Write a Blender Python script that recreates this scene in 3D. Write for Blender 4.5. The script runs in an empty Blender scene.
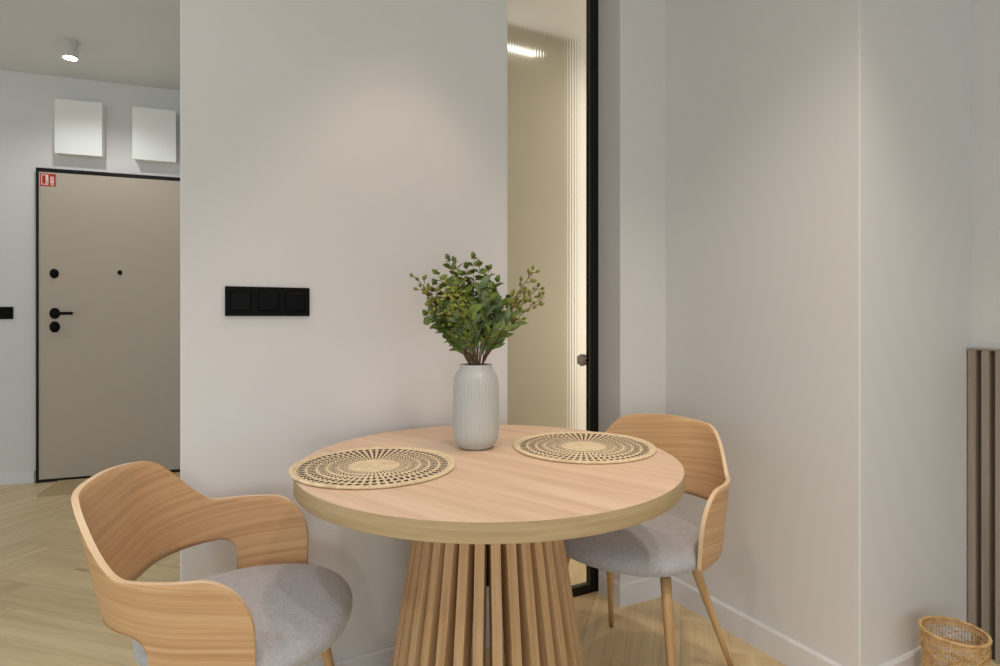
import bpy, bmesh, math, random
from mathutils import Vector, Matrix
SC = bpy.context.scene
COL = SC.collection
PI = math.pi
rnd = random.Random(7)

# ------------------------------------------------------------------ view
SC.view_settings.view_transform = 'Standard'
SC.view_settings.look = 'None'
SC.view_settings.exposure = 0.02
SC.view_settings.gamma = 1.0
SC.view_settings.use_curve_mapping = False

CAM_Z = 1.10
cam_d = bpy.data.cameras.new('camera')
cam_d.sensor_width = 36.0
cam_d.lens = 590 * 36.0 / 1000.0
cam_d.shift_y = -(333 - 318) / 1000.0
cam_d.clip_start = 0.02
cam = bpy.data.objects.new('camera', cam_d)
cam.location = (0, 0, CAM_Z)
cam.rotation_euler = (PI / 2, 0, 0)
COL.objects.link(cam)
SC.camera = cam

# ------------------------------------------------------------------ materials
def srgb(r, g, b):
    f = lambda c: (c / 255 / 12.92) if c / 255 <= 0.04045 else ((c / 255 + 0.055) / 1.055) ** 2.4
    return (f(r), f(g), f(b), 1)

class Mat:
    def __init__(self, name):
        m = bpy.data.materials.new(name)
        m.use_nodes = True
        self.m = m
        self.nt = m.node_tree
        self.b = self.nt.nodes['Principled BSDF']
    def n(self, t, **kw):
        nd = self.nt.nodes.new(t)
        for k, v in kw.items():
            setattr(nd, k, v)
        return nd
    def l(self, a, b):
        self.nt.links.new(a, b)
    def set(self, **kw):
        for k, v in kw.items():
            self.b.inputs[k.replace('_', ' ')].default_value = v
        return self
    def ramp(self, fac, stops):
        r = self.n('ShaderNodeValToRGB')
        els = r.color_ramp.elements
        while len(els) > 1:
            els.remove(els[-1])
        els[0].position, els[0].color = stops[0]
        for p, c in stops[1:]:
            e = els.new(p)
            e.color = c
        self.l(fac, r.inputs[0])
        return r.outputs[0]
    def noise(self, vec, scale=5, detail=3, rough=.5, dist=0.0):
        t = self.n('ShaderNodeTexNoise')
        t.inputs['Scale'].default_value = scale
        t.inputs['Detail'].default_value = detail
        t.inputs['Roughness'].default_value = rough
        t.inputs['Distortion'].default_value = dist
        if vec is not None:
            self.l(vec, t.inputs['Vector'])
        return t.outputs[0]
    def mapping(self, vec, scale=(1, 1, 1), loc=(0, 0, 0), rot=(0, 0, 0)):
        m = self.n('ShaderNodeMapping')
        m.inputs['Scale'].default_value = scale
        m.inputs['Location'].default_value = loc
        m.inputs['Rotation'].default_value = rot
        self.l(vec, m.inputs['Vector'])
        return m.outputs[0]
    def coord(self, which='Object'):
        return self.n('ShaderNodeTexCoord').outputs[which]
    def bump(self, h, strength=.2, dist=.001):
        b = self.n('ShaderNodeBump')
        b.inputs['Strength'].default_value = strength
        b.inputs['Distance'].default_value = dist
        self.l(h, b.inputs['Height'])
        self.l(b.outputs[0], self.b.inputs['Normal'])
    def mix(self, fac, a, b, blend='MIX'):
        m = self.n('ShaderNodeMix', data_type='RGBA', blend_type=blend)
        for s, v in ((m.inputs[0], fac), (m.inputs[6], a), (m.inputs[7], b)):
            if hasattr(v, 'is_output'):
                self.l(v, s)
            else:
                s.default_value = v
        return m.outputs[2]

def plain(name, c, rough=.5, metal=0.0, spec=.5):
    return Mat(name).set(Base_Color=srgb(*c), Roughness=rough, Metallic=metal, Specular_IOR_Level=spec).m

def painted(name, c, rough=.6, spec=.25):
    M = Mat(name).set(Base_Color=srgb(*c), Roughness=rough, Specular_IOR_Level=spec)
    M.bump(M.noise(M.coord(), 260, 3, .6), .05, .0006)
    return M.m

def wood(name, dark, mid, light, scale=(1.2, 26, 26), rough=.5, coord='UV', spec=.3, fine=.35, bump=.06, rot=(0, 0, 0), dist=.6):
    """grain runs along the first coordinate"""
    M = Mat(name)
    v = M.coord(coord)
    if rot != (0, 0, 0):
        v = M.mapping(v, rot=rot)
    if coord == 'Object':
        info = M.n('ShaderNodeObjectInfo')
        va = M.n('ShaderNodeVectorMath', operation='ADD')
        M.l(v, va.inputs[0])
        M.l(info.outputs['Random'], va.inputs[1])
        v = va.outputs[0]
    a = M.noise(M.mapping(v, scale=scale), 1.0, 4, .55, dist)
    b = M.noise(M.mapping(v, scale=(scale[0] * 5, scale[1] * 9, scale[2] * 9)), 1.0, 3, .6)
    c1 = M.ramp(a, [(.30, srgb(*dark)), (.5, srgb(*mid)), (.70, srgb(*light))])
    c2 = M.ramp(b, [(.32, (.62, .62, .62, 1)), (.52, (1, 1, 1, 1))])
    c = M.mix(fine, c1, c2, 'MULTIPLY')
    M.l(c, M.b.inputs['Base Color'])
    M.set(Roughness=rough, Specular_IOR_Level=spec)
    M.bump(b, bump, .0008)
    return M.m

M_wall = painted('wall_paint', (224, 222, 220))
M_ceil = painted('ceiling_paint', (228, 227, 224))
M_base = plain('baseboard_white', (228, 227, 228), .4, spec=.3)
M_greige = painted('greige_wall', (176, 168, 147))
M_black = plain('black_plastic', (4, 4, 4), .5, spec=.12)
M_blackmetal = plain('black_metal', (9, 8, 7), .35, spec=.35)
M_door = painted('door_leaf_paint', (190, 178, 163), .45)
M_cab = plain('white_cabinet', (240, 241, 236), .35)
M_cabside = M_cab
M_seam = plain('cabinet_seam', (120, 120, 116), .6)
M_red = plain('red_sticker', (186, 26, 24), .4)
M_stickwhite = plain('sticker_white', (238, 222, 208), .5)
M_lampbody = plain('lamp_white', (205, 204, 198), .5)
M_slat = wood('slat_brown', (144, 132, 119), (157, 145, 132), (167, 155, 142), (24, 24, 1.0), .55, 'Object', fine=.15)
M_slatback = plain('slat_back_dark', (84, 72, 58), .7)
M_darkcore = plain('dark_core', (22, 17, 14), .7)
M_veneer = wood('oak_veneer', (190, 147, 104), (205, 164, 120), (215, 177, 135), (1.1, 90, 90), .45, fine=.30, dist=.7, rot=(0, 0, math.radians(-7)))
M_ply = wood('ply_edge', (222, 192, 152), (230, 202, 164), (236, 212, 178), (6, 90, 90), .5, fine=.12)
M_leg = wood('leg_wood', (184, 146, 98), (198, 160, 112), (208, 172, 126), (26, 26, 1.2), .42, 'Object', fine=.15)
M_footcap = plain('foot_cap', (60, 42, 26), .6)
M_top = wood('table_top_wood', (216, 184, 154), (228, 197, 168), (236, 208, 180), (1.1, 22, 22), .42, fine=.16, rot=(0, 0, math.radians(40)), coord='Object', dist=.9)
M_edge = wood('table_edge_wood', (166, 142, 104), (180, 156, 118), (192, 170, 134), (3, 70, 70), .5, fine=.3)
M_slatwood = wood('table_slat_wood', (184, 146, 104), (200, 164, 122), (211, 178, 138), (3.0, 60, 60), .5, fine=.25)
M_straw = wood('straw', (214, 190, 152), (232, 212, 176), (240, 222, 190), (60, 60, 60), .75, 'Object', fine=.35, bump=.5)
M_blackstraw = plain('black_straw', (44, 34, 27), .8)
M_wicker = wood('wicker', (190, 148, 96), (216, 178, 124), (232, 198, 148), (50, 50, 50), .6, 'Object', fine=.35, bump=.4)
M_jute = wood('jute_mat', (176, 152, 112), (196, 172, 132), (208, 186, 146), (40, 200, 40), .9, 'Object', fine=.5, bump=.8)
M_stem = plain('stem_brown', (96, 78, 48), .6)
M_stemred = plain('stem_red_brown', (112, 62, 44), .6)

def vase_mat():
    M = Mat('vase_ceramic').set(Base_Color=srgb(186, 186, 180), Roughness=.38, Specular_IOR_Level=.45)
    return M.m
M_vase = vase_mat()

def leaf_mat(name, c1, c2):
    M = Mat(name)
    n = M.noise(M.coord(), 28, 3, .6)
    col = M.ramp(n, [(.35, srgb(*c1)), (.65, srgb(*c2))])
    M.l(col, M.b.inputs['Base Color'])
    M.set(Roughness=.5, Specular_IOR_Level=.3)
    return M.m
M_leafA = leaf_mat('leaf_green', (76, 98, 36), (124, 138, 64))
M_leafB = leaf_mat('leaf_blue_green', (88, 108, 70), (124, 138, 96))
M_leafC = leaf_mat('leaf_olive', (126, 130, 46), (170, 168, 74))
M_leafD = leaf_mat('leaf_dark', (56, 76, 32), (94, 112, 52))
M_bud = leaf_mat('bud_olive', (98, 106, 36), (142, 144, 64))

def fabric():
    M = Mat('seat_fabric')
    v = M.coord()
    a = M.noise(M.mapping(v, scale=(1, 1, 1)), 420, 2, .6)
    b = M.noise(M.mapping(v, scale=(500, 140, 300)), 1, 2, .6)
    c = M.noise(v, 60, 4, .7)
    col = M.ramp(a, [(.3, srgb(150, 150, 153)), (.7, srgb(204, 204, 207))])
    col2 = M.ramp(b, [(.3, srgb(150, 150, 153)), (.7, srgb(204, 204, 207))])
    m1 = M.mix(.5, col, col2)
    m2 = M.mix(.25, m1, M.ramp(c, [(.35, srgb(160, 160, 164)), (.65, srgb(200, 198, 196))]))
    M.l(m2, M.b.inputs['Base Color'])
    M.set(Roughness=.95, Specular_IOR_Level=.1)
    M.b.inputs['Sheen Weight'].default_value = .25
    M.bump(a, .35, .0012)
    return M.m
M_fabric = fabric()

def floor_mat():
    M = Mat('herringbone_oak')
    at = M.n('ShaderNodeAttribute', attribute_name='plank')
    uv = M.coord('UV')
    va = M.n('ShaderNodeVectorMath', operation='MULTIPLY_ADD')
    M.l(at.outputs['Color'], va.inputs[0])
    va.inputs[1].default_value = (37, 53, 11)
    M.l(uv, va.inputs[2])
    v = va.outputs[0]
    a = M.noise(M.mapping(v, scale=(1.0, 24, 1)), 1, 5, .6, .25)
    b = M.noise(M.mapping(v, scale=(8, 150, 1)), 1, 3, .6)
    k = M.noise(M.mapping(v, scale=(4, 16, 1)), 1, 2, .5, .1)
    c = M.ramp(a, [(.28, srgb(208, 182, 138)), (.5, srgb(225, 201, 157)), (.72, srgb(234, 214, 173))])
    c = M.mix(.22, c, M.ramp(b, [(.3, (.6, .6, .6, 1)), (.55, (1, 1, 1, 1))]), 'MULTIPLY')
    c = M.mix(.8, c, M.ramp(k, [(.22, (.62, .52, .42, 1)), (.30, (1, 1, 1, 1))]), 'MULTIPLY')
    sep = M.n('ShaderNodeSeparateColor')
    M.l(at.outputs['Color'], sep.inputs[0])
    c = M.mix(1.0, c, M.ramp(sep.outputs[0], [(0, (.93, .92, .90, 1)), (.5, (1, .99, .985, 1)), (1, (1.04, 1.04, 1.03, 1))]), 'MULTIPLY')
    M.l(c, M.b.inputs['Base Color'])
    M.set(Roughness=.42, Specular_IOR_Level=.35)
    M.bump(b, .05, .0006)
    return M.m
M_floor = floor_mat()
M_gap = plain('plank_joint', (165, 138, 100), .8)

def glass_mat():
    M = Mat('reeded_glass')
    M.set(Base_Color=(.97, .96, .93, 1), Roughness=.12, IOR=1.22)
    M.b.inputs['Transmission Weight'].default_value = 1.0
    return M.m
M_glass = glass_mat()

def emit(name, c, s):
    M = Mat(name)
    M.b.inputs['Emission Color'].default_value = srgb(*c)
    M.b.inputs['Emission Strength'].default_value = s
    M.set(Base_Color=(.8, .8, .8, 1))
    return M.m
M_lens = emit('lamp_lens_glow', (255, 246, 230), 40)
M_led = emit('led_strip_glow', (255, 250, 240), 2)

# ------------------------------------------------------------------ mesh builder
class MB:
    def __init__(self):
        self.v, self.f, self.uv, self.mi, self.sm, self.mats = [], [], [], [], [], []
    def mat(self, m):
        if m not in self.mats:
            self.mats.append(m)
        return self.mats.index(m)
    def face(self, idx, m, uv=None, smooth=False):
        self.f.append(tuple(idx))
        self.uv.append(uv if uv else [(0, 0)] * len(idx))
        self.mi.append(self.mat(m))
        self.sm.append(smooth)
    def box(self, lo, hi, m, M=None, grain=0):
        x0, y0, z0 = lo
        x1, y1, z1 = hi
        P = [(x0, y0, z0), (x1, y0, z0), (x1, y1, z0), (x0, y1, z0), (x0, y0, z1), (x1, y0, z1), (x1, y1, z1), (x0, y1, z1)]
        b = len(self.v)
        off = rnd.random() * 20
        for p in P:
            self.v.append(tuple(M @ Vector(p)) if M else p)
        for q in ((0, 3, 2, 1), (4, 5, 6, 7), (0, 1, 5, 4), (1, 2, 6, 5), (2, 3, 7, 6), (3, 0, 4, 7)):
            oth = [a for a in (0, 1, 2) if a != grain]
            uv = [(P[i][grain] + off, P[i][oth[0]] + P[i][oth[1]] + off) for i in q]
            self.face([b + i for i in q], m, uv)
    def prism(self, pts, z0, z1, m):
        n = len(pts)
        b = len(self.v)
        for z in (z0, z1):
            for p in pts:
                self.v.append((p[0], p[1], z))
        self.face([b + i for i in range(n)][::-1], m)
        self.face([b + n + i for i in range(n)], m)
        for i in range(n):
            j = (i + 1) % n
            self.face([b + i, b + j, b + n + j, b + n + i], m)
    def grid(self, rows, m, closed_u=False, closed_v=False, uvs=None, smooth=True, flip=False):
        nr, nc = len(rows), len(rows[0])
        b = len(self.v)
        for r in rows:
            for p in r:
                self.v.append(tuple(p))
        for i in range(nr if closed_v else nr - 1):
            for j in range(nc if closed_u else nc - 1):
                i2, j2 = (i + 1) % nr, (j + 1) % nc
                q = [(i, j), (i, j2), (i2, j2), (i2, j)]
                if flip:
                    q = q[::-1]
                if uvs:
                    uv = [uvs(a, c) for a, c in ((i, j), (i, j + 1), (i + 1, j + 1), (i + 1, j))]
                    if flip:
                        uv = uv[::-1]
                else:
                    uv = None
                self.face([b + a * nc + c for a, c in q], m, uv, smooth)
        return b
    def lathe(self, prof, m, seg=48, center=(0, 0), cap=True, rfun=None, smooth=True):
        rows = []
        for (r, z) in prof:
            row = []
            for k in range(seg):
                a = 2 * PI * k / seg
                rr = r if rfun is None else rfun(r, z, a)
                row.append((center[0] + rr * math.cos(a), center[1] + rr * math.sin(a), z))
            rows.append(row)
        b = self.grid(rows, m, closed_u=True, smooth=smooth)
        if cap:
            self.face([b + k for k in range(seg)][::-1], m)
            t = b + (len(prof) - 1) * seg
            self.face([t + k for k in range(seg)], m)
    def tube(self, pts, rad, m, seg=8, closed=False, cap=True):
        pts = [Vector(p) for p in pts]
        n = len(pts)
        rad = rad if isinstance(rad, (list, tuple)) else [rad] * n
        rows = []
        up = None
        for i in range(n):
            a = pts[(i - 1) % n] if (closed or i > 0) else pts[i]
            c = pts[(i + 1) % n] if (closed or i < n - 1) else pts[i]
            t = (c - a).normalized()
            if up is None:
                up = Vector((0, 0, 1)) if abs(t.z) < .9 else Vector((1, 0, 0))
            s = t.cross(up)
            if s.length < 1e-5:
                s = t.cross(Vector((0, 1, 0)))
            s.normalize()
            u = s.cross(t)
            up = u
            rows.append([pts[i] + (s * math.cos(2 * PI * k / seg) + u * math.sin(2 * PI * k / seg)) * rad[i] for k in range(seg)])
        b = self.grid(rows, m, closed_u=True, closed_v=closed)
        if cap and not closed:
            self.face([b + k for k in range(seg)][::-1], m)
            t = b + (n - 1) * seg
            self.face([t + k for k in range(seg)], m)
    def build(self, name, parent=None, bevel=0, fix=True, loc=None):
        me = bpy.data.meshes.new(name)
        me.from_pydata(self.v, [], self.f)
        for m in self.mats:
            me.materials.append(m)
        uvl = me.uv_layers.new(name='UVMap')
        k = 0
        for fi, u in enumerate(self.uv):
            for c in u:
                uvl.data[k].uv = c
                k += 1
        for i, p in enumerate(me.polygons):
            p.material_index = self.mi[i]
            p.use_smooth = self.sm[i]
        if fix:
            bm = bmesh.new()
            bm.from_mesh(me)
            bmesh.ops.recalc_face_normals(bm, faces=bm.faces)
            bm.to_mesh(me)
            bm.free()
        me.update()
        o = bpy.data.objects.new(name, me)
        COL.objects.link(o)
        if bevel:
            md = o.modifiers.new('bevel', 'BEVEL')
            md.width = bevel
            md.segments = 2
            md.limit_method = 'ANGLE'
            md.angle_limit = math.radians(40)
        if loc is not None:
            o.location = loc
        if parent:
            o.parent = parent
        return o

def empty(name, loc=(0, 0, 0), rotz=0):
    o = bpy.data.objects.new(name, None)
    o.location = loc
    o.rotation_euler = (0, 0, rotz)
    o.empty_display_size = .1
    COL.objects.link(o)
    return o
def tag(o, label, cat, group=None):
    o['label'] = label
    o['category'] = cat
    if group:
        o['group'] = group
    return o
def struct(o):
    o['kind'] = 'structure'
    return o
def copy_tree(o, parent=None):
    c = o.copy()
    COL.objects.link(c)
    if parent:
        c.parent = parent
    for ch in [x for x in bpy.data.objects if x.parent == o]:
        copy_tree(ch, c)
    return c

# ------------------------------------------------------------------ plan geometry
A = Vector((1.881, 1.0)).normalized()          # along the partition, away to the right
B = Vector((A.y, -A.x))                          # toward the viewer and right
PL = Vector((-.843, 1.555))
PR = Vector((.0274, 2.018))
G0 = Vector((.401, 2.380))                       # right end of the glass frame, on the floor
Q1 = Vector((.461, 2.257))                       # pillar's front left corner
C1 = Vector((.6616, 2.354))                      # inner corner
C2 = Vector((1.022, 1.675))                      # outer corner
C3 = Vector((1.575, 1.969))                      # alcove corner
CEIL = 2.74
def W(p):
    return (p.x, p.y)

mb = MB(); mb.box((-7, -4.5, CEIL), (5, 8, CEIL + .12), M_ceil); struct(mb.build('ceiling'))

# herringbone floor
def make_floor():
    wdt, n = .16, 5
    ln = wdt * n
    rot = math.radians(math.degrees(math.atan2(A.y, A.x)) + 45)
    ca, sa = math.cos(rot), math.sin(rot)
    v, f, uv, col, mi = [], [], [], [], []
    g = .0004
    def plank(x0, y0, x1, y1, horiz):
        cx, cy = (x0 + x1) / 2, (y0 + y1) / 2
        wx, wy = cx * ca - cy * sa, cx * sa + cy * ca
        if not (-6.6 < wx < 4.6 and -4.2 < wy < 6.6):
            return
        b = len(v)
        P = [(x0 + g, y0 + g), (x1 - g, y0 + g), (x1 - g, y1 - g), (x0 + g, y1 - g)]
        for x, y in P:
            v.append((x * ca - y * sa, x * sa + y * ca, 0))
        f.append((b, b + 1, b + 2, b + 3))
        r = (rnd.random(), rnd.random(), rnd.random(), 1)
        col.extend([r] * 4)
        uv.extend([((x - x0), (y - y0)) if horiz else ((y - y0), (x - x0)) for x, y in P])
        mi.append(0)
    R = 70
    for j in range(-R, R):
        for m in range(-R // n, R // n + 1):
            x = j + 2 * n * m
            plank(x * wdt, j * wdt, (x + n) * wdt, (j + 1) * wdt, True)
            y = j - 2 * n + 1 + 2 * n * m
            plank(j * wdt, y * wdt, (j + 1) * wdt, (y + n) * wdt, False)
    # joint bed just below the planks, and the wide apron under everything
    b = len(v)
    for x, y in ((-7, -4.5), (5, -4.5), (5, 8), (-7, 8)):
        v.append((x, y, -.0007))
    f.append((b, b + 1, b + 2, b + 3)); mi.append(1)
    col.extend([(.5, .5, .5, 1)] * 4); uv.extend([(0, 0)] * 4)
    me = bpy.data.meshes.new('floor')
    me.from_pydata(v, [], f)
    me.materials.append(M_floor); me.materials.append(M_gap)
    me.uv_layers.new(name='UVMap')
    me.color_attributes.new('plank', 'FLOAT_COLOR', 'CORNER')
    me.uv_layers['UVMap'].data.foreach_set('uv', [c for q in uv for c in q])
    me.color_attributes['plank'].data.foreach_set('color', [c for q in col for c in q])
    for i, p in enumerate(me.polygons):
        p.material_index = mi[i]
    o = bpy.data.objects.new('floor', me)
    COL.objects.link(o)
    struct(o)
make_floor()

def wall(name, pts, m=None, z1=CEIL, z0=0, bevel=.004):
    mb = MB(); mb.prism([W(p) for p in pts], z0, z1, m or M_wall)
    return struct(mb.build(name, bevel=bevel))
TH = .145
wall('wall_center', [PL, PR, PR - B * TH, PL - B * TH])
wall('wall_hall', [PL - B * TH, PL - B * TH + A * .1, PL - B * 3.6 + A * .1, PL - B * 3.6])
wall('wall_pillar', [Q1, C1 + A * .02, C1 + A * .02 - B * .2, Q1 - B * .2])
wall('wall_right', [C2, C3 + A * .02, C3 + A * .02 - B * .9, C2 - B * .9])
wall('wall_alcove', [C3 - B * .1, C3 + A * .12 - B * .1, C3 + A * .12 + B * 4.5, C3 + B * 4.5])
# far side of the room behind the glass
BK = Vector((.49, 3.61))
wall('wall_back', [BK - A * 2.08, BK + A * 1.3, BK + A * 1.3 - B * .1, BK - A * 2.08 - B * .1], painted('cream_wall', (238, 234, 226)))
wall('wall_far', [BK + A * 1.1, BK + A * 1.1 + B * 1.3, BK + A * 1.2 + B * 1.3, BK + A * 1.2])

# hall wall with the entrance door
D0 = Vector((-3.105, 3.957))
DA = Vector((.798, .283)).normalized()
DN = Vector((DA.y, -DA.x))                      # out of the door, toward the viewer
wall('wall_front', [D0 - DA * 2.2, D0 + DA * 2.2, D0 + DA * 2.2 - DN * .15, D0 - DA * 2.2 - DN * .15])

def baseboard(name, p0, p1, nrm, h=.086, th=.012):
    mb = MB()
    prof = [(0, 0), (th, 0), (th, h - .006), (th - .004, h), (0, h)]
    rows = []
    for p in (p0, p1):
        rows.append([(p.x + nrm.x * a, p.y + nrm.y * a, z) for a, z in prof])
    mb.grid(rows, M_base, closed_u=True, smooth=False)
    mb.face([0, 1, 2, 3, 4], M_base); mb.face([5, 6, 7, 8, 9], M_base)
    return struct(mb.build(name))
baseboard('baseboard_center', PL, PR + A * .012, B)
baseboard('baseboard_pillar', Q1 - A * .012, C1, B)
baseboard('baseboard_reveal', Q1, Q1 - B * .12, -A)
baseboard('baseboard_right', C1, C2, -A)
baseboard('baseboard_alcove', C2 - A * .012, C3, B)
baseboard('baseboard_front', D0 - DA * 2.2, D0 - DA * .012, DN, .08)

# ------------------------------------------------------------------ glass partition (window)
def frame_matrix(o, along, nrm, z=0):
    """local x along the wall, y out of it, z up"""
    return Matrix(((along.x, nrm.x, 0, o.x), (along.y, nrm.y, 0, o.y), (0, 0, 1, z), (0, 0, 0, 1)))
wroot = struct(empty('window_1'))
wl = .72
FW = frame_matrix(G0, -A, -B)                    # x runs left from the right end
def add_parented(mb, name, parent, bevel=0):
    return mb.build(name, parent, bevel)
mb = MB()
mb.box((0, 0, 0), (.046, .03, CEIL - .002), M_blackmetal, FW)
mb.box((wl - .05, 0, 0), (wl, .03, CEIL - .002), M_blackmetal, FW)
mb.box((.046, 0, 0), (wl - .05, .03, .035), M_blackmetal, FW)
mb.box((.046, 0, CEIL - .04), (wl - .05, .03, CEIL - .002), M_blackmetal, FW)
add_parented(mb, 'window_frame', wroot, .002)
M_gasket = plain('gasket', (74, 66, 50), .6)
mb = MB()
mb.box((.046, .0005, .035), (.050, .0025, CEIL - .04), M_gasket, FW)
mb.box((.050, .0005, .035), (wl - .05, .0025, .039), M_gasket, FW)
add_parented(mb, 'gasket', wroot)
def fluted_pane():
    mb = MB()
    rows = []
    x0, x1 = .0462, wl - .0502
    pitch = .012
    n = int((x1 - x0) / pitch * 8)
    for z in (.0352, CEIL - .0402):
        front = []
        for i in range(n + 1):
            x = x0 + (x1 - x0) * i / n
            t = ((x - x0) / pitch) % 1.0
            front.append((x, .0035 - .0004 * math.sin(PI * t), z))
        back = [(x1, .009, z), (x0, .009, z)]
        rows.append([FW @ Vector(p) for p in front + back])
    mb.grid(rows, M_glass, closed_u=True, smooth=False)
    k = len(rows[0])
    mb.face(list(range(k)), M_glass); mb.face(list(range(k, 2 * k)), M_glass)
    o = mb.build('glass_pane', wroot)
fluted_pane()
mb = MB()
mb.lathe([(.010, 0), (.010, .02), (.022, .024), (.026, .034), (.022, .044), (.0, .046)], plain('knob_metal', (196, 186, 170), .4, .2), 20, cap=False)
kn = mb.build('knob', wroot)
kn.matrix_local = FW @ Matrix.Translation((.053, .0095, .93)) @ Matrix.Rotation(-PI / 2, 4, 'X')

# beige wall panelling seen through the glass, and its strip light
PN = BK - A * .115
mb = MB(); mb.prism([W(PN), W(PN + B * .08), W(PN + B * .08 - A * 1.85), W(PN - A * 1.85)], 0, CEIL - .002, M_greige)
struct(mb.build('trim_1', bevel=.003))
mb = MB(); FP = frame_matrix(PN + B * .0805, -A, B)
mb.box((.25, .008, 2.586), (1.2, .03, 2.602), M_led, FP)
led = mb.build('light_strip', bevel=.002)
mb = MB(); mb.box((.245, 0, 2.582), (1.205, .008, 2.606), M_lampbody, FP)
hs = mb.build('housing', led)
tag(led, 'bright linear light seen blurred high up through the ribbed glass', 'light')

# ------------------------------------------------------------------ entrance door
door = struct(empty('door_1'))
FD = frame_matrix(D0, DA, DN)
DW, DH = .96, 2.103
mb = MB()
mb.box((.004, .001, 0), (.016, .035, DH), M_blackmetal, FD)
mb.box((DW - .016, .001, 0), (DW - .004, .035, DH), M_blackmetal, FD)
mb.box((.016, .001, DH - .022), (DW - .016, .035, DH), M_blackmetal, FD)
mb.box((.016, .001, 0), (DW - .016, .030, .018), M_blackmetal, FD)
mb.build('door_frame', door, .002)
mb = MB(); mb.box((.018, .001, .020), (DW - .018, .028, DH - .024), M_door, FD)
leaf = mb.build('door_leaf', door, .002)
RY = Matrix.Rotation(-PI / 2, 4, 'X')            # lathe axis z -> wall normal y
def onwall(F, x, y, z):
    return F @ Matrix.Translation((x, y, z)) @ RY
def rosette(name, x, z, r, d, prof=None):
    mb = MB()
    mb.lathe(prof or [(r, 0), (r, d * .7), (r * .93, d)], M_black, 28)
    o = mb.build(name, leaf)
    o.matrix_local = onwall(FD, x, .0281, z) @ Matrix.Diagonal((.84, 1.06, 1, 1))
    return o
k1 = rosette('lock_knob', .106, 1.399, .030, .012, [(.030, 0), (.030, .006), (.027, .009), (.020, .010), (.019, .018), (.016, .021)])
h1 = rosette('handle_rosette', .109, 1.131, .035, .008)
mb = MB()
mb.tube([(0, 0, .01), (0, 0, .052)], .010, M_black, 14)
mb.box((-.011, -.010, .044), (.116, .010, .060), M_black)
hd = mb.build('door_handle', leaf, .003)
hd.matrix_local = onwall(FD, .109, .0281, 1.131)
k2 = rosette('cylinder_knob', .109, 1.040, .035, .012, [(.035, 0), (.035, .006), (.031, .009), (.022, .010), (.021, .018), (.018, .021)])
pp = rosette('peephole', .487, 1.415, .016, .008, [(.016, 0), (.016, .005), (.012, .008), (.006, .0085), (.005, .005)])
# emergency sticker on the leaf: red field, framed pictogram and a column of signs
st = empty('safety_sticker')
tag(st, 'small red safety sticker in the top corner of the beige entrance door', 'sticker')
FS = FD @ Matrix.Translation((.027, .0282, 1.983)) @ Matrix.Diagonal((1.09, 1, .91, 1))
mb = MB(); mb.box((0, 0, 0), (.080, .0010, .092), M_red, FS); mb.build('sticker_sheet', st)
mb = MB()
e = .0015
for lo, hi in (((.006, .012), (.010, .084)), ((.006, .079), (.042, .084)), ((.028, .010), (.042, .079)), ((.006, .010), (.028, .016))):
    mb.box((lo[0], .0010, lo[1]), (hi[0], e, hi[1]), M_stickwhite, FS)
mb.box((.032, e, .026), (.037, .0018, .040), M_red, FS)
mb.box((.033, e, .016), (.039, .0018, .022), M_red, FS)
mb.build('pictogram', st)
mb = MB()
def ring(cx, cz, ro, ri):
    n = 16
    rows = [[FS @ Vector((cx + r * math.cos(2 * PI * k / n), e, cz + r * math.sin(2 * PI * k / n))) for k in range(n)] for r in (ro, ri)]
    mb.grid(rows, M_stickwhite, closed_u=True, smooth=False)
ring(.061, .064, .010, .005); ring(.061, .043, .011, .005)
mb.box((.050, .0010, .026), (.072, e, .032), M_stickwhite, FS)
mb.box((.054, .0010, .008), (.070, e, .012), M_stickwhite, FS)
mb.box((.054, .0010, .018), (.070, e, .022), M_stickwhite, FS)
mb.box((.054, .0010, .012), (.058, e, .018), M_stickwhite, FS)
mb.box((.066, .0010, .012), (.070, e, .018), M_stickwhite, FS)
mb.build('symbol', st)

# doormat
mb = MB()
FM = frame_matrix(D0 + DN * .04, DA, DN)
mb.box((.13, 0, .0005), (.78, .36, .010), M_jute, FM)
mat_o = mb.build('doormat', bevel=.003)
tag(mat_o, 'thin beige doormat on the floor against the entrance door', 'doormat')

# wall boxes above the door
def wallbox(a0, a1, label):
    o = empty('wall_cabinet')
    F = FD
    mb = MB(); mb.box((a0 + .004, .0005, 2.200), (a1 - .004, .07, 2.556), M_cab, F); mb.build('carcass', o, .002)
    mb = MB(); mb.box((a0, .072, 2.196), (a1, .09, 2.560), M_cab, F); mb.build('door', o, .002)
    tag(o, label, 'cabinet', 'white boxes above the entrance door')
wallbox(.126, .396, 'white wall box above the entrance door, over its lock side near the ceiling lamp')
wallbox(.574, .842, 'white wall box above the entrance door, beside the edge of the partition wall')

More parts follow.
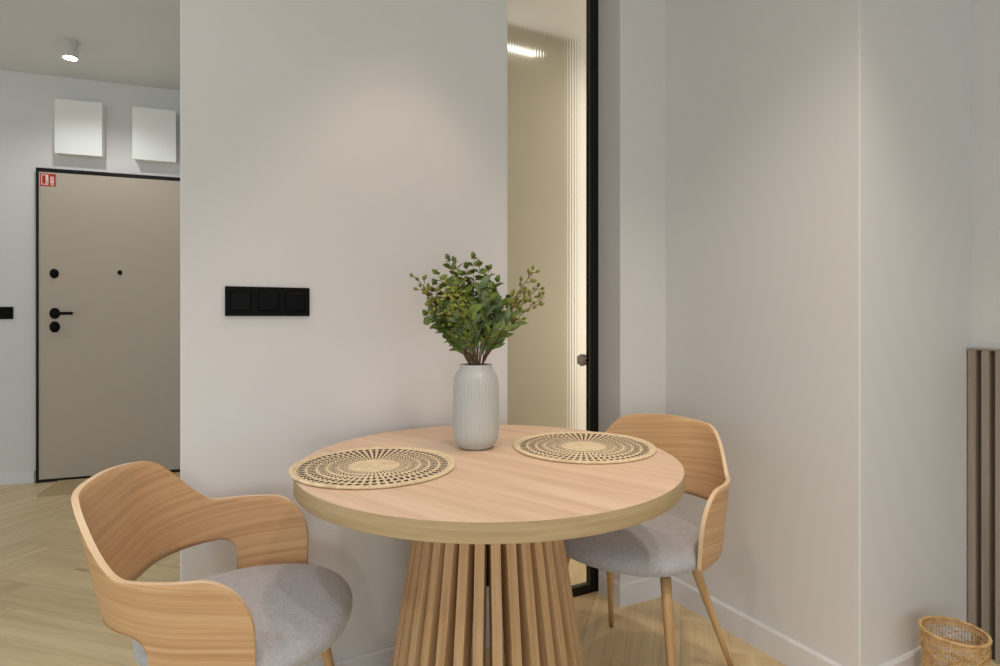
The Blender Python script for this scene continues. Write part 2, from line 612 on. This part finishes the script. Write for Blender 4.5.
# light switches
def switchplate(F, x0, z, gangs, label, group=None):
    o = empty('light_switch', F @ Vector((x0, 0, z)))
    Fi = F
    w = .0035 * 2 + .0715 * gangs
    mb = MB(); mb.box((x0, .0002, z - .0405), (x0 + w, .009, z + .0405), M_black, F)
    p = mb.build('frame', None, .0015); p.parent = o; p.matrix_parent_inverse = Matrix.Translation(-o.location)
    for g in range(gangs):
        a = x0 + .0035 + .0715 * g + .0082
        mb = MB()
        y0 = .0092
        b0 = len(mb.v)
        pts = [(a, y0, z - .0275), (a + .055, y0, z - .0275), (a + .055, y0, z + .0275), (a, y0, z + .0275),
               (a + .002, .0125, z - .0255), (a + .053, .0125, z - .0255), (a + .053, .0145, z + .0235), (a + .002, .0145, z + .0235)]
        mb.v += [tuple(F @ Vector(q)) for q in pts]
        for q in ((0, 3, 2, 1), (4, 5, 6, 7), (0, 1, 5, 4), (1, 2, 6, 5), (2, 3, 7, 6), (3, 0, 4, 7)):
            mb.face(q, M_blackg)
        p = mb.build('rocker', None, .0012); p.parent = o; p.matrix_parent_inverse = Matrix.Translation(-o.location)
    tag(o, label, 'light switch', group)
M_blackg = plain('black_gloss', (2, 2, 2), .35, spec=.1)
FPt = frame_matrix(PL, A, B)
# along the partition: left edge measured at (X,Y) = (-.7484, 1.605)
sx = (Vector((-.7484, 1.605)) - PL).dot(A)
switchplate(FPt, sx, 1.146, 3, 'black three-gang switch plate on the wall behind the round table')
switchplate(FD, -.130 - .150, 1.133, 2, 'black switch plate on the hall wall left of the entrance door')

# hall ceiling spot
def ceiling_spot(x, y):
    o = empty('ceiling_spotlight', (x, y, CEIL))
    mb = MB(); mb.lathe([(.041, -.098), (.041, -.0002), ], M_lampbody, 32, cap=True); mb.build('housing', o, .002)
    mb = MB(); mb.lathe([(.041, -.104), (.041, -.0985), (.034, -.0985), (.034, -.104)], M_lampbody, 32, cap=False); mb.build('ring', o)
    mb = MB(); mb.lathe([(.0335, -.1055), (.0335, -.0985)], M_lens, 24); mb.build('lens', o)
    return o
tag(ceiling_spot(-2.541, 3.487), 'lit white cylindrical spotlight on the hall ceiling before the entrance door', 'ceiling light')

# slatted panel in the alcove
def slat_panel():
    o = empty('slat_panel', ((C3 + B * .003).x, (C3 + B * .003).y, 0), math.atan2(B.y, B.x))
    # local x along B, local y to the left of B = toward +A ; the panel stands on the -y side
    mb = MB(); mb.box((.001, -.020, .0), (1.05, -.0005, .99), M_slatback); mb.build('back_board', o)
    mb = MB()
    x = .002
    while x < 1.03:
        mb.box((x, -.038, 0), (x + .021, -.020, .995), M_slat, grain=2)
        x += .037
    mb.build('slats', o, .001)
    mb = MB(); mb.box((.0, -.0395, .9955), (1.05, -.0005, 1.0), M_slat); mb.build('top_cap', o)
    tag(o, 'grey-brown slatted wooden wall panel in the alcove behind the wicker basket', 'wall panel')
slat_panel()

# ------------------------------------------------------------------ table
TX, TY, TZ = -.0245, 1.444, .7575
table = empty('round_table', (TX, TY, 0))
tag(table, 'round pale wood pedestal table with a cone of slats, set with vase and mats', 'table')
def tabletop():
    R, t = .4545, .0375
    mb = MB()
    n = 128
    prof = [(0.0, TZ), (.25, TZ), (R - .0015, TZ), (R - .0004, TZ - .0004)]
    rows = [[(r * math.cos(2 * PI * k / n), r * math.sin(2 * PI * k / n), z) for k in range(n)] for r, z in prof]
    mb.grid(rows, M_top, closed_u=True, smooth=False)
    rows = [[(r * math.cos(2 * PI * k / n), r * math.sin(2 * PI * k / n), z) for k in range(n)] for r, z in [(0, TZ - t), (R - .001, TZ - t), (R - .001, TZ - .0004), (R - .0004, TZ - .0004)]]
    mb.grid(rows, M_top, closed_u=True, smooth=False)
    mb.build('tabletop', table)
    mb = MB()
    rows, pr = [], [(R - .0009, TZ - t), (R - .0002, TZ - t + .0006), (R, TZ - t + .0015), (R, TZ - .0015), (R - .0003, TZ - .0006)]
    rows = [[(r * math.cos(2 * PI * k / n), r * math.sin(2 * PI * k / n), z) for k in range(n)] for r, z in pr]
    mb.grid(rows, M_edge, closed_u=True, uvs=lambda i, j: (j / n * 2 * PI * R, pr[min(i, 4)][1]))
    mb.build('edge_band', table, fix=False)
    # cone of slats
    mb = MB()
    N = 32
    zt, r0, r1 = TZ - t - .0003, .274, .159
    base = -PI / 2 + PI / N - math.atan2(-.028, 1.444) * 0
    ax = math.atan2(TY, TX - .0055) - PI             # a gap faces the viewer, another one opposite it
    for k in range(N):
        th = ax + PI / N + 2 * PI * k / N
        er, et = Vector((math.cos(th), math.sin(th), 0)), Vector((-math.sin(th), math.cos(th), 0))
        w, d = .0108, .056
        P = []
        for r, z in ((r0, .012), (r1, zt)):
            for (dr, dt) in ((0, -w), (0, w), (-d, w), (-d, -w)):
                p = er * (r + dr) + et * dt
                P.append((p.x, p.y, z))
        b = len(mb.v)
        mb.v += P
        off = rnd.random() * 30
        for q in ((0, 3, 2, 1), (4, 5, 6, 7), (0, 1, 5, 4), (1, 2, 6, 5), (2, 3, 7, 6), (3, 0, 4, 7)):
            uu = {0: 0, 1: 2 * w, 2: 2 * w + d, 3: -d, 4: 0, 5: 2 * w, 6: 2 * w + d, 7: -d}
            mb.face([b + i for i in q], M_slatwood, [(P[i][2] + off, uu[i] + off) for i in q])
    ped = mb.build('slatted_pedestal', table, .0012, loc=(-.0055, 0, 0))
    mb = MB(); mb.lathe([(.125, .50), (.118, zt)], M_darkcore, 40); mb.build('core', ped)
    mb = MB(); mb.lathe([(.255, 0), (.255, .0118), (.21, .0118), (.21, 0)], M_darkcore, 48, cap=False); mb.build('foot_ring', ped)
tabletop()

# ------------------------------------------------------------------ placemats
def placemat(x, y, rot, label):
    o = empty('placemat', (x, y, TZ), rot)
    R = .1875
    nsp = 60
    per = 8
    n = nsp * per
    def hgt(r, k):
        return .0035 + .0009 * math.cos(2 * PI * r / .0075)
    # radial rows
    rs = [0.0]
    r = 0.0
    while r < R - .006:
        r += .00125
        rs.append(r)
    mb = MB()
    rows = []
    rr = [(.004 + .0025 * i) for i in range(int((R - .012) / .0025))]
    def ht(r, k):
        coil = .0008 * math.cos(2 * PI * r / .0078)
        return .0040 + coil
    b = None
    grid_rows = [[(r * math.cos(2 * PI * k / n), r * math.sin(2 * PI * k / n), ht(r, k)) for k in range(n)] for r in rr]
    b = len(mb.v)
    for row in grid_rows:
        mb.v += row
    holes = 0
    def dark(rm, k):
        if rm < .060 or rm > R - .0138:
            return False
        # rows of slanted dashes, thicker toward the rim
        band = (rm - .060) / .0227
        ri = int(band)
        fr = band - ri
        if fr > .84:
            return False
        sh = (ri % 2) * .0 + fr * .22
        ph = ((k + .5) / per + sh) % 1.0
        wid = .36 + .05 * ri
        return ph < wid
    for i in range(len(rr) - 1):
        rm = (rr[i] + rr[i + 1]) / 2
        for k in range(n):
            k2 = (k + 1) % n
            mb.face([b + i * n + k, b + i * n + k2, b + (i + 1) * n + k2, b + (i + 1) * n + k], M_blackstraw if dark(rm, k) else M_straw, None, True)
    mb.face([b + k for k in range(n)], M_straw)
    # underside
    bb = len(mb.v)
    mb.v += [(R * .97 * math.cos(2 * PI * k / 48), R * .97 * math.sin(2 * PI * k / 48), .0003) for k in range(48)]
    mb.face([bb + k for k in range(48)][::-1], M_straw)
    mb.build('woven_disc', o)
    # braided edge: two strands twisted round the rim, over one plain cord
    mb = MB()
    m = 600
    for s in (0, 1):
        pts = []
        for k in range(m):
            a = 2 * PI * k / m
            ph = a * 75 + s * PI
            rad = R - .006 + .0026 * math.cos(ph)
            pts.append((rad * math.cos(a), rad * math.sin(a), .0043 + .0016 * math.sin(ph)))
        mb.tube(pts, .0026, M_straw, 6, closed=True)
    pts = [((R - .0125) * math.cos(2 * PI * k / 160), (R - .0125) * math.sin(2 * PI * k / 160), .0040) for k in range(160)]
    mb.tube(pts, .0030, M_straw, 6, closed=True)
    mb.build('braided_rim', o)
    tag(o, label, 'placemat', 'woven placemats on the round table')
placemat(-.2895, 1.357, .3, 'round woven straw placemat overhanging the table edge nearer the chair with big arms')
placemat(.2215, 1.562, 1.1, 'round woven straw placemat lying just right of the white vase')

# ------------------------------------------------------------------ vase and sprigs
VX, VY = -.0635, 1.56
vase = empty('vase', (VX, VY, TZ))
tag(vase, 'pale ribbed ceramic vase holding green sprigs on the round table', 'vase')
def make_vase():
    prof = [(.0, .0005), (.036, .0005), (.041, .002), (.046, .006), (.055, .018), (.0595, .032), (.0605, .05), (.0605, .10), (.0603, .15), (.0598, .172), (.0575, .186),
            (.052, .198), (.0455, .2055), (.0425, .209), (.0418, .213), (.0426, .218), (.0415, .2203), (.0385, .219), (.0375, .212), (.042, .200), (.053, .18), (.055, .10), (.05, .03), (.0, .02)]
    fine = []
    for i in range(len(prof) - 1):
        (a, z), (c, w) = prof[i], prof[i + 1]
        k = max(1, int(math.hypot(c - a, w - z) / .006))
        for q in range(k):
            fine.append((a + (c - a) * q / k, z + (w - z) * q / k))
    fine.append(prof[-1])
    outer_n = next(i for i, p in enumerate(fine) if p[1] > .2195)
    ribs = 44
    def rf(r, z, a):
        idx = cur[0]
        if idx > outer_n or r < .03:
            return r
        w = max(0, min(1, (z - .012) / .02)) * max(0, min(1, (.198 - z) / .02))
        return r - .0013 * w * (1 - abs(math.cos(a * ribs / 2)))
    mb = MB()
    cur = [0]
    rows = []
    seg = 352
    for i, (r, z) in enumerate(fine):
        cur[0] = i
        rows.append([(rf(r, z, 2 * PI * k / seg) * math.cos(2 * PI * k / seg), rf(r, z, 2 * PI * k / seg) * math.sin(2 * PI * k / seg), z) for k in range(seg)])
    mb.grid(rows, M_vase, closed_u=True)
    mb.build('ribbed_body', vase)
make_vase()

def leaf_geo(mb, base, d, up, L, Wd, m, curl=.2, round_=False):
    d = d.normalized()
    s = d.cross(up)
    if s.length < 1e-4:
        s = d.cross(Vector((0, 1, .1)))
    s.normalize()
    u = s.cross(d).normalized()
    b = len(mb.v)
    ts = [0, .12, .3, .5, .7, .88, 1]
    for t in ts:
        wd = Wd * (math.sin(PI * t ** .85) ** .75 if round_ else math.sin(PI * t ** .75) ** 1.0) * .5
        wd = max(wd, .0004)
        c = base + d * (L * t) + u * (-curl * L * t * t)
        for q in (-1, 0, 1):
            mb.v.append(tuple(c + s * wd * q + u * (abs(q) * wd * .28)))
    for i in range(len(ts) - 1):
        for q in (0, 1):
            mb.face([b + i * 3 + q, b + i * 3 + q + 1, b + i * 3 + 3 + q + 1, b + i * 3 + 3 + q], m, None, True)

def ball(mb, c, d, L, r, m):
    d = d.normalized()
    n = 5
    pts, rad = [], []
    for i in range(n):
        t = i / (n - 1)
        pts.append(c + d * L * t)
        rad.append(max(.0003, r * math.sin(PI * min(.97, t * .92 + .05))))
    mb.tube(pts, rad, m, 6)

plant = empty('leafy_sprigs', (VX, VY, TZ + .1))
tag(plant, 'bunch of mixed green leafy sprigs standing in the ribbed vase', 'plant')
PXM = VY / 590
def v_at(px, py, dy):
    return Vector(((px - 476) * PXM * (1 + dy / VY), dy, CAM_Z + (318 - py) * (VY + dy) / 590 - TZ - .1))
def sprig(px, py, dy, kind, seed):
    r = random.Random(seed)
    tip = v_at(px, py, dy)
    ang = math.atan2(tip.y, tip.x)
    foot = Vector((-.012 * math.cos(ang), -.012 * math.sin(ang), -.06))
    neck = Vector((.020 * math.cos(ang) * min(1, abs(tip.x) * 12 + .2), .020 * math.sin(ang) * .8, .125))
    ctrl = neck + Vector((tip.x * .35, tip.y * .35, (tip.z - neck.z) * .62))
    pts = []
    n = 16
    for i in range(5):
        pts.append(foot.lerp(neck, i / 4))
    for i in range(1, n + 1):
        t = i / n
        p = neck * (1 - t) ** 2 + ctrl * 2 * t * (1 - t) + tip * t * t
        pts.append(p + Vector((r.uniform(-1, 1), r.uniform(-1, 1), 0)) * .0012)
    mb = MB()
    mb.tube(pts, [.0019 * (1 - .6 * i / len(pts)) for i in range(len(pts))], M_stemred if kind in ('bud', 'long') else M_stem, 6)
    lb = MB()
    body = pts[4:]
    def at(t):
        f = t * (len(body) - 1)
        i = min(int(f), len(body) - 2)
        return body[i].lerp(body[i + 1], f - i), (body[i + 1] - body[i]).normalized()
    def side(T, a):
        h = T.cross(Vector((0, 1, 0)))
        if h.length < .05:
            h = T.cross(Vector((1, 0, 0)))
        h.normalize()
        return Matrix.Rotation(a, 3, T) @ h
    if kind == 'round':
        k = 0
        t = .22
        while t < 1.0:
            p, T = at(t)
            a0 = k * 1.57 + r.uniform(-.3, .3)
            for q in (0, PI):
                d = side(T, a0 + q) + T * r.uniform(.35, .8)
                L = (.030 - .010 * max(0, t - .5) * 2) * r.uniform(.85, 1.15)
                leaf_geo(lb, p + d.normalized() * .002, d, T * .5 + Vector((r.uniform(-.5, .5), r.uniform(-1.2, .5), r.uniform(0, .6))), L, L * r.uniform(.82, 1.0), r.choice((M_leafA, M_leafA, M_leafD)), r.uniform(.0, .35), True)
            t += .085
            k += 1
        leaf_geo(lb, pts[-1], (at(1)[1] + Vector((r.uniform(-.4, .4), -.3, 0))), Vector((0, -1, .3)), .018, .014, M_leafA, .2, True)
    elif kind == 'big':
        k = 0
        t = .30
        while t < 1.0:
            p, T = at(t)
            a0 = k * 2.2 + r.uniform(-.5, .5)
            d = side(T, a0) * .8 + T * r.uniform(.7, 1.2)
            L = .042 * r.uniform(.8, 1.15)
            leaf_geo(lb, p, d, T * .4 + Vector((r.uniform(-.6, .6), -.8, .3)), L, L * r.uniform(.46, .60), r.choice((M_leafB, M_leafB, M_leafA)), r.uniform(-.05, .3))
            t += .10
            k += 1
    elif kind == 'fine':
        k = 0
        t = .25
        while t < 1.0:
            p, T = at(t)
            for q in range(3):
                d = side(T, k * 1.1 + q * 2.1) + T * r.uniform(.3, .9)
                tw = p + d.normalized() * r.uniform(.012, .026)
                mb.tube([p, tw], [.0007, .0005], M_stem, 4)
                for z in range(4):
                    dd = Vector((r.uniform(-1, 1), r.uniform(-1, 1), r.uniform(-.2, 1.2)))
                    L = r.uniform(.008, .013)
                    leaf_geo(lb, p.lerp(tw, .5 + z * .17), dd, Vector((0, -1, .5)), L, L * .55, r.choice((M_leafC, M_leafC, M_leafA)), .1)
            t += .07
            k += 1
    elif kind == 'long':
        k = 0
        t = .25
        while t < .98:
            p, T = at(t)
            d = side(T, k * PI + r.uniform(-.8, .8)) * .7 + T * 1.1
            L = .037 * r.uniform(.8, 1.15)
            leaf_geo(lb, p, d, T * .4 + Vector((r.uniform(-.6, .6), -.9, .2)), L, L * .42, r.choice((M_leafD, M_leafB, M_leafA)), r.uniform(0, .3))
            t += .10
            k += 1
    elif kind == 'bud':
        k = 0
        t = .40
        while t < 1.0:
            p, T = at(t)
            d = side(T, k * 2.4 + r.uniform(-.3, .3)) + T * .8
            tw = p + d.normalized() * r.uniform(.010, .022)
            mb.tube([p, tw], [.0007, .0005], M_stemred, 4)
            ball(lb, tw, d + Vector((0, 0, .5)), .0150, .0050, M_bud)
            if r.random() < .55:
                d2 = side(T, k * 2.4 + 1.5) + T
                tw2 = p.lerp(tw, .5) + d2.normalized() * .010
                mb.tube([p.lerp(tw, .5), tw2], [.0006, .0005], M_stemred, 4)
                ball(lb, tw2, d2 + Vector((0, 0, .5)), .0135, .0046, M_bud)
            t += .05
            k += 1
        t = .12
        while t < .45:
            p, T = at(t)
            d = side(T, k * PI) * .7 + T
            leaf_geo(lb, p, d, Vector((0, -1, .4)), .034, .013, M_leafA, .1)
            t += .07
            k += 1
    s = mb.build('stem', plant)
    lb.build('foliage' if kind == 'bud' else 'leaves', s, fix=False)
SPR = [
    (449, 260, .00, 'round'), (438, 274, -.03, 'round'), (455, 262, .03, 'round'), (474, 258, .0, 'round'), (480, 266, -.03, 'round'), (488, 270, .02, 'round'), (497, 281, -.01, 'round'),
    (430, 296, .03, 'round'), (427, 315, -.02, 'round'), (462, 275, -.05, 'round'), (470, 285, .06, 'round'),
    (452, 286, -.06, 'fine'), (444, 294, -.04, 'fine'), (462, 292, -.07, 'fine'), (456, 302, -.08, 'fine'), (440, 300, .02, 'fine'), (466, 300, .03, 'fine'),
    (482, 288, -.06, 'big'), (490, 300, -.05, 'big'), (472, 312, -.08, 'big'), (500, 306, .0, 'big'), (458, 318, -.07, 'big'), (435, 316, -.02, 'big'),
    (512, 314, -.02, 'long'), (517, 322, .02, 'long'), (506, 328, -.05, 'long'), (450, 318, -.05, 'long'), (494, 330, -.06, 'long'), (470, 335, -.05, 'long'),
    (436, 284, .02, 'round'), (466, 268, .04, 'round'), (484, 280, .05, 'round'), (444, 306, -.06, 'round'), (492, 290, .04, 'round'), (506, 300, .05, 'round'),
    (448, 278, .01, 'fine'), (458, 280, -.03, 'fine'), (450, 310, -.07, 'fine'),
    (534, 272, .0, 'bud'), (545, 296, -.02, 'bud'), (538, 288, .03, 'bud'), (524, 292, .0, 'bud'), (414, 276, .0, 'bud'), (428, 290, -.03, 'bud'), (431, 303, -.05, 'bud'),
]
for i, (px, py, dy, kind) in enumerate(SPR):
    sprig(px, py, dy, kind, 100 + i)

# ------------------------------------------------------------------ chairs
CH = dict(b=.0663, R=.1754, La=.1044, splay=-5.2426, leanb=.2347, leana=.0771, zback=.7750, crown=.08, zarm=.6384, s1=.12, s2=.25, rx=.095, rz=.112, zopen=.54, sopen=.2864, zof=.54)
def ss(t):
    t = max(0, min(1, t))
    return t * t * (3 - 2 * t)
def chair_shell(parent):
    d = CH
    ang = math.radians(90 - d['splay'])
    S = d['b'] + d['R'] * ang + d['La']
    th = .0115
    def col(s):
        a = abs(s)
        t = max(0, min(ang, (a - d['b']) / d['R']))
        x = d['R'] * (1 - math.cos(t))
        y = min(a, d['b']) + d['R'] * math.sin(t)
        ex = max(a - d['b'] - d['R'] * ang, 0)
        x += ex * math.sin(ang); y += ex * math.cos(ang)
        nx, ny = -math.cos(t), math.sin(t)
        w = ss(t / ang)
        lean = d['leanb'] * (1 - w) + d['leana'] * w
        zt = d['zarm'] + (d['zback'] - d['crown'] * (a / .3) ** 2 - d['zarm']) * (1 - ss((a - d['s1']) / (d['s2'] - d['s1'])))
        q = max(0, min(1, (a - (S - d['rx'])) / d['rx']))
        zt -= d['rz'] * (1 - math.sqrt(max(0, 1 - q * q)))
        if a < d['sopen'] - 1e-6:
            zb = d['zopen'] + (d['zof'] - d['zopen']) * ss(a / d['sopen'])
            q = max(0, min(1, (a - (d['sopen'] - .04)) / .04))
            zb -= .04 * (1 - math.sqrt(max(0, 1 - q * q)))
        else:
            q = max(0, min(1, ((S - .045) - a) / -.045)) if a > S - .045 else 0
            zb = .421 + .03 * (1 - math.sqrt(max(0, 1 - q * q)))
        sg = 1 if s >= 0 else -1
        def P(z, off):
            l = lean * (z - .45) + off
            # arms tuck under the seat
            if z < .445 and a >= d['sopen'] - 1e-6:
                l -= .010 * ((.445 - z) / .024) ** 2
            return (x + nx * l - .22, sg * (y + ny * l), z)
        return P, zt, zb
    # columns: dense near the rounded ends and the opening corners
    half = []
    N = 60
    for i in range(N + 1):
        half.append((d['sopen'] - .04) * i / N)
    for i in range(1, 13):
        half.append(d['sopen'] - .04 + .04 * math.sin(PI / 2 * i / 12) - (1e-5 if i == 12 else 0))
    half.append(d['sopen'])
    M1 = S - d['rx']
    for i in range(1, 13):
        half.append(d['sopen'] + (M1 - d['sopen']) * i / 12)
    for i in range(1, 19):
        half.append(M1 + d['rx'] * math.sin(PI / 2 * i / 18))
    ssv = [-x for x in reversed(half[1:])] + half
    nv = 14
    mb = MB()
    cols = [col(s) for s in ssv]
    vi = {}
    for side, off in ((0, th / 2), (1, -th / 2)):
        for i, (P, zt, zb) in enumerate(cols):
            for j in range(nv + 1):
                z = zb + (zt - zb) * j / nv
                vi[side, i, j] = len(mb.v)
                mb.v.append(P(z, off))
    def U(i, j):
        P, zt, zb = cols[i]
        return (ssv[i], zb + (zt - zb) * j / nv)
    n = len(ssv)
    for i in range(n - 1):
        for j in range(nv):
            for side in (0, 1):
                q = [(i, j), (i + 1, j), (i + 1, j + 1), (i, j + 1)]
                if side:
                    q = q[::-1]
                mb.face([vi[side, a, b] for a, b in q], M_veneer, [(U(a, b)[0] + side * 7.3, U(a, b)[1]) for a, b in q], True)
    for i in range(n - 1):
        for j in (0, nv):
            q = [vi[0, i, j], vi[0, i + 1, j], vi[1, i + 1, j], vi[1, i, j]]
            u0, u1 = ssv[i], ssv[i + 1]
            # the step at the opening is vertical: let its length run with the height
            z0, z1 = U(i, j)[1], U(i + 1, j)[1]
            uv = [(u0 + z0, 0), (u1 + z1, 0), (u1 + z1, th), (u0 + z0, th)]
            if j == nv:
                q, uv = q[::-1], uv[::-1]
            mb.face(q, M_ply, uv, False)
    for i in (0, n - 1):
        for j in range(nv):
            q = [vi[0, i, j], vi[0, i, j + 1], vi[1, i, j + 1], vi[1, i, j]]
            z0, z1 = U(i, j)[1], U(i, j + 1)[1]
            uv = [(z0, 0), (z1, 0), (z1, th), (z0, th)]
            if i == n - 1:
                q, uv = q[::-1], uv[::-1]
            mb.face(q, M_ply, uv, False)
    return mb.build('wooden_shell', parent, fix=True)

def chair_seat(parent):
    mb = MB()
    seg = 96
    def outline(a, s, inset):
        ca, sa = math.cos(a), math.sin(a)
        e = 2 / 2.15
        hx = (.190 if ca > 0 else .240) - inset
        hy = .2260 - inset
        x = hx * math.copysign(abs(ca) ** e, ca)
        y = hy * math.copysign(abs(sa) ** e, sa)
        return x + .026, y
    prof = [(.070, .4345), (.036, .436), (.018, .440), (.006, .448), (.0005, .459), (.0005, .469), (.005, .480), (.014, .489), (.028, .496), (.050, .5015), (.080, .505), (.12, .507), (.16, .5075)]
    rows = [[(*outline(2 * PI * k / seg, 1, ins), z - .015) for k in range(seg)] for ins, z in prof]
    b = mb.grid(rows, M_fabric, closed_u=True)
    mb.face([b + k for k in range(seg)][::-1], M_fabric)
    t = b + (len(prof) - 1) * seg
    mb.face([t + k for k in range(seg)], M_fabric, None, True)
    mb.build('seat', parent)
    mb = MB()
    prof = [(.085, .4215), (.065, .4225), (.055, .427), (.055, .434), (.09, .434)]
    rows = [[(*outline(2 * PI * k / seg, 1, ins), z - .015) for k in range(seg)] for ins, z in prof]
    b = mb.grid(rows, M_leg, closed_u=True)
    mb.face([b + k for k in range(seg)][::-1], M_leg)
    t = b + (len(prof) - 1) * seg
    mb.face([t + k for k in range(seg)], M_leg)
    mb.build('seat_pan', parent)

def chair_legs(parent):
    for (tx, ty, fx, fy) in ((.105, .152, .180, .212), (.105, -.152, .180, -.212), (-.125, .130, -.290, .208), (-.125, -.130, -.290, -.208)):
        d = Vector((fx - tx, fy - ty, -.407))
        o_l = Vector((tx, ty, .4095))
        rot = Vector((0, 0, -1)).rotation_difference(d.normalized()).to_matrix().to_4x4()
        L = d.length
        mb = MB()
        mb.tube([(0, 0, 0), (0, 0, -L * .3), (0, 0, -L * .7), (0, 0, -L + .008)], [.0145, .0132, .0100, .0082], M_leg, 20)
        o = mb.build('leg', parent)
        o.matrix_local = Matrix.Translation(o_l) @ rot
        mb = MB(); mb.tube([(0, 0, -L + .008), (0, 0, -L + .0035)], [.0084, .0078], M_footcap, 16)
        mb.build('foot_cap', o)

chair = empty('armchair', (-.5450, 1.2877, 0), math.radians(7.0))
chair_shell(chair); chair_seat(chair); chair_legs(chair)
tag(chair, 'pale wood chair with wrapping arms and grey seat, nearest the hall and the entrance door', 'chair', 'chairs at the round table')
chair2 = copy_tree(chair)
chair2.location = (.3841, 1.7459, 0)
chair2.rotation_euler = (0, 0, math.radians(232.44))
chair2['label'] = 'pale wood chair with grey seat tucked between the table and the white corner'

# ------------------------------------------------------------------ wicker basket
def basket():
    bx, by = 1.293, 1.68
    o = empty('wicker_basket', (bx, by, 0))
    H, R0, R1 = .211, .068, .0795
    def rad(z):
        return R0 + (R1 - R0) * z / H
    mb = MB()
    ns = 64
    for k in range(ns):
        a = 2 * PI * k / ns
        pts = []
        for i in range(7):
            z = .004 + (H - .008) * i / 6
            r = rad(z)
            pts.append((r * math.cos(a), r * math.sin(a), z))
        mb.tube(pts, .00125, M_wicker, 5)
    def hoop(z, dr, amp, wv, ph, rr=.0015):
        pts = []
        m = 192
        for k in range(m):
            a = 2 * PI * k / m
            zz = z + amp * math.sin(wv * a + ph)
            r = rad(zz) + dr + .0012 * math.cos(a * ns / 2 + ph)
            pts.append((r * math.cos(a), r * math.sin(a), zz))
        mb.tube(pts, rr, M_wicker, 5, closed=True)
    for i in range(4):
        hoop(H - .010 - i * .0035, 0, 0, 0, i * PI)
    for i in range(5):
        hoop(.010 + i * .0035, 0, 0, 0, i * PI)
    for z in (.06, .105, .148):
        hoop(z, 0, 0, 0, 0); hoop(z + .0035, 0, 0, 0, PI)
    for ph in (0, 2.1, 4.2):
        hoop(H - .045, .0028, .018, 3, ph, .0013)
        hoop(.085, .0028, .018, 3, ph + .6, .0013)
    mb.build('woven_wall', o)
    mb = MB()
    m = 360
    for s in range(3):
        pts = []
        for k in range(m):
            a = 2 * PI * k / m
            ph = a * 30 + s * 2 * PI / 3
            r = R1 + .0026 * math.cos(ph)
            pts.append((r * math.cos(a), r * math.sin(a), H - .003 + .0026 * math.sin(ph)))
        mb.tube(pts, .0022, M_wicker, 6, closed=True)
    mb.build('rim', o)
    mb = MB()
    mb.lathe([(.0, .001), (R0 + .001, .001), (R0 + .001, .005), (0, .005)], M_wicker, 48, cap=False)
    mb.build('base', o)
    tag(o, 'small round honey-coloured wicker basket on the floor by the slatted panel', 'basket')
basket()

# ------------------------------------------------------------------ light
wd = bpy.data.worlds.new('daylight')
SC.world = wd
wd.use_nodes = True
bg = wd.node_tree.nodes['Background']
bg.inputs[0].default_value = (.77, .89, 1.0, 1)
bg.inputs[1].default_value = 1.12

def spot(x, y, z, power, col, size=110, blend=.6, radius=.06, aim=None):
    l = bpy.data.lights.new('spot_lamp', 'SPOT')
    l.energy = power
    l.color = col
    l.spot_size = math.radians(size)
    l.spot_blend = blend
    l.shadow_soft_size = radius
    o = bpy.data.objects.new('spot_lamp', l)
    o.location = (x, y, z)
    if aim:
        o.rotation_euler = (Vector(aim) - Vector((x, y, z))).to_track_quat('-Z', 'Y').to_euler()
    COL.objects.link(o)
    return o
WARM = (1.0, .90, .82)
S1 = Vector((-.05, 1.36))
LIGHTS = [
    # ceiling spots over and around the table
    (-.101, 1.441, 2.70, 23.6, (1.000, 0.695, 0.542), 60, .4, .045),
    (*(S1 - A * 1.0), 2.70, 4.0, (1.000, 1.000, 1.000), 110, .5, .06),
    (*(S1 + B * 1.0), 2.70, 12.8, (1.000, 0.844, 0.781), 110, .5, .06),
    (*(S1 - A * 1.0 + B * 1.0), 2.70, 28.0, (0.943, 0.943, 1.000), 110, .5, .06),
    (*(S1 - A * 2.0 + B * 1.0), 2.70, 44.0, (1.000, .995, .985), 110, .5, .06),
    (.48, -.10, 2.70, 26.0, (1.000, .97, .94), 110, .5, .06),
    (.75, .70, 2.70, 46.0, (1.000, .86, .70), 62, .9, .06, (.66, 2.0, .1)),  # added fill spot, aimed to brighten the floor and low wall at right
    # added low fill light behind the viewer, lifts the shadows
    (.25, -1.0, .80, 24.0, (1.000, .96, .84), 150, .8, .30, (.2, 1.6, .3)),
    # hall
    (-2.541, 3.487, 2.63, 20.0, (0.980, 1.000, 1.000), 150, .6, .035),
]
for q in LIGHTS:
    spot(*q)
# lamp in the room behind the glass
l = bpy.data.lights.new('back_room_lamp', 'AREA')
l.energy = 11; l.size = .6; l.color = (1, .94, .84)
o = bpy.data.objects.new('back_room_lamp', l)
pz = BK + B * .80 + A * .45
o.location = (pz.x, pz.y, 2.70)
COL.objects.link(o)
l = bpy.data.lights.new('back_room_low_fill', 'POINT')  # added unseen fill that brightens the lower part of the back room
l.energy = 17; l.shadow_soft_size = .18; l.color = (1, .94, .84)
o = bpy.data.objects.new('back_room_low_fill', l)
o.location = (pz.x, pz.y, 1.05)
COL.objects.link(o)
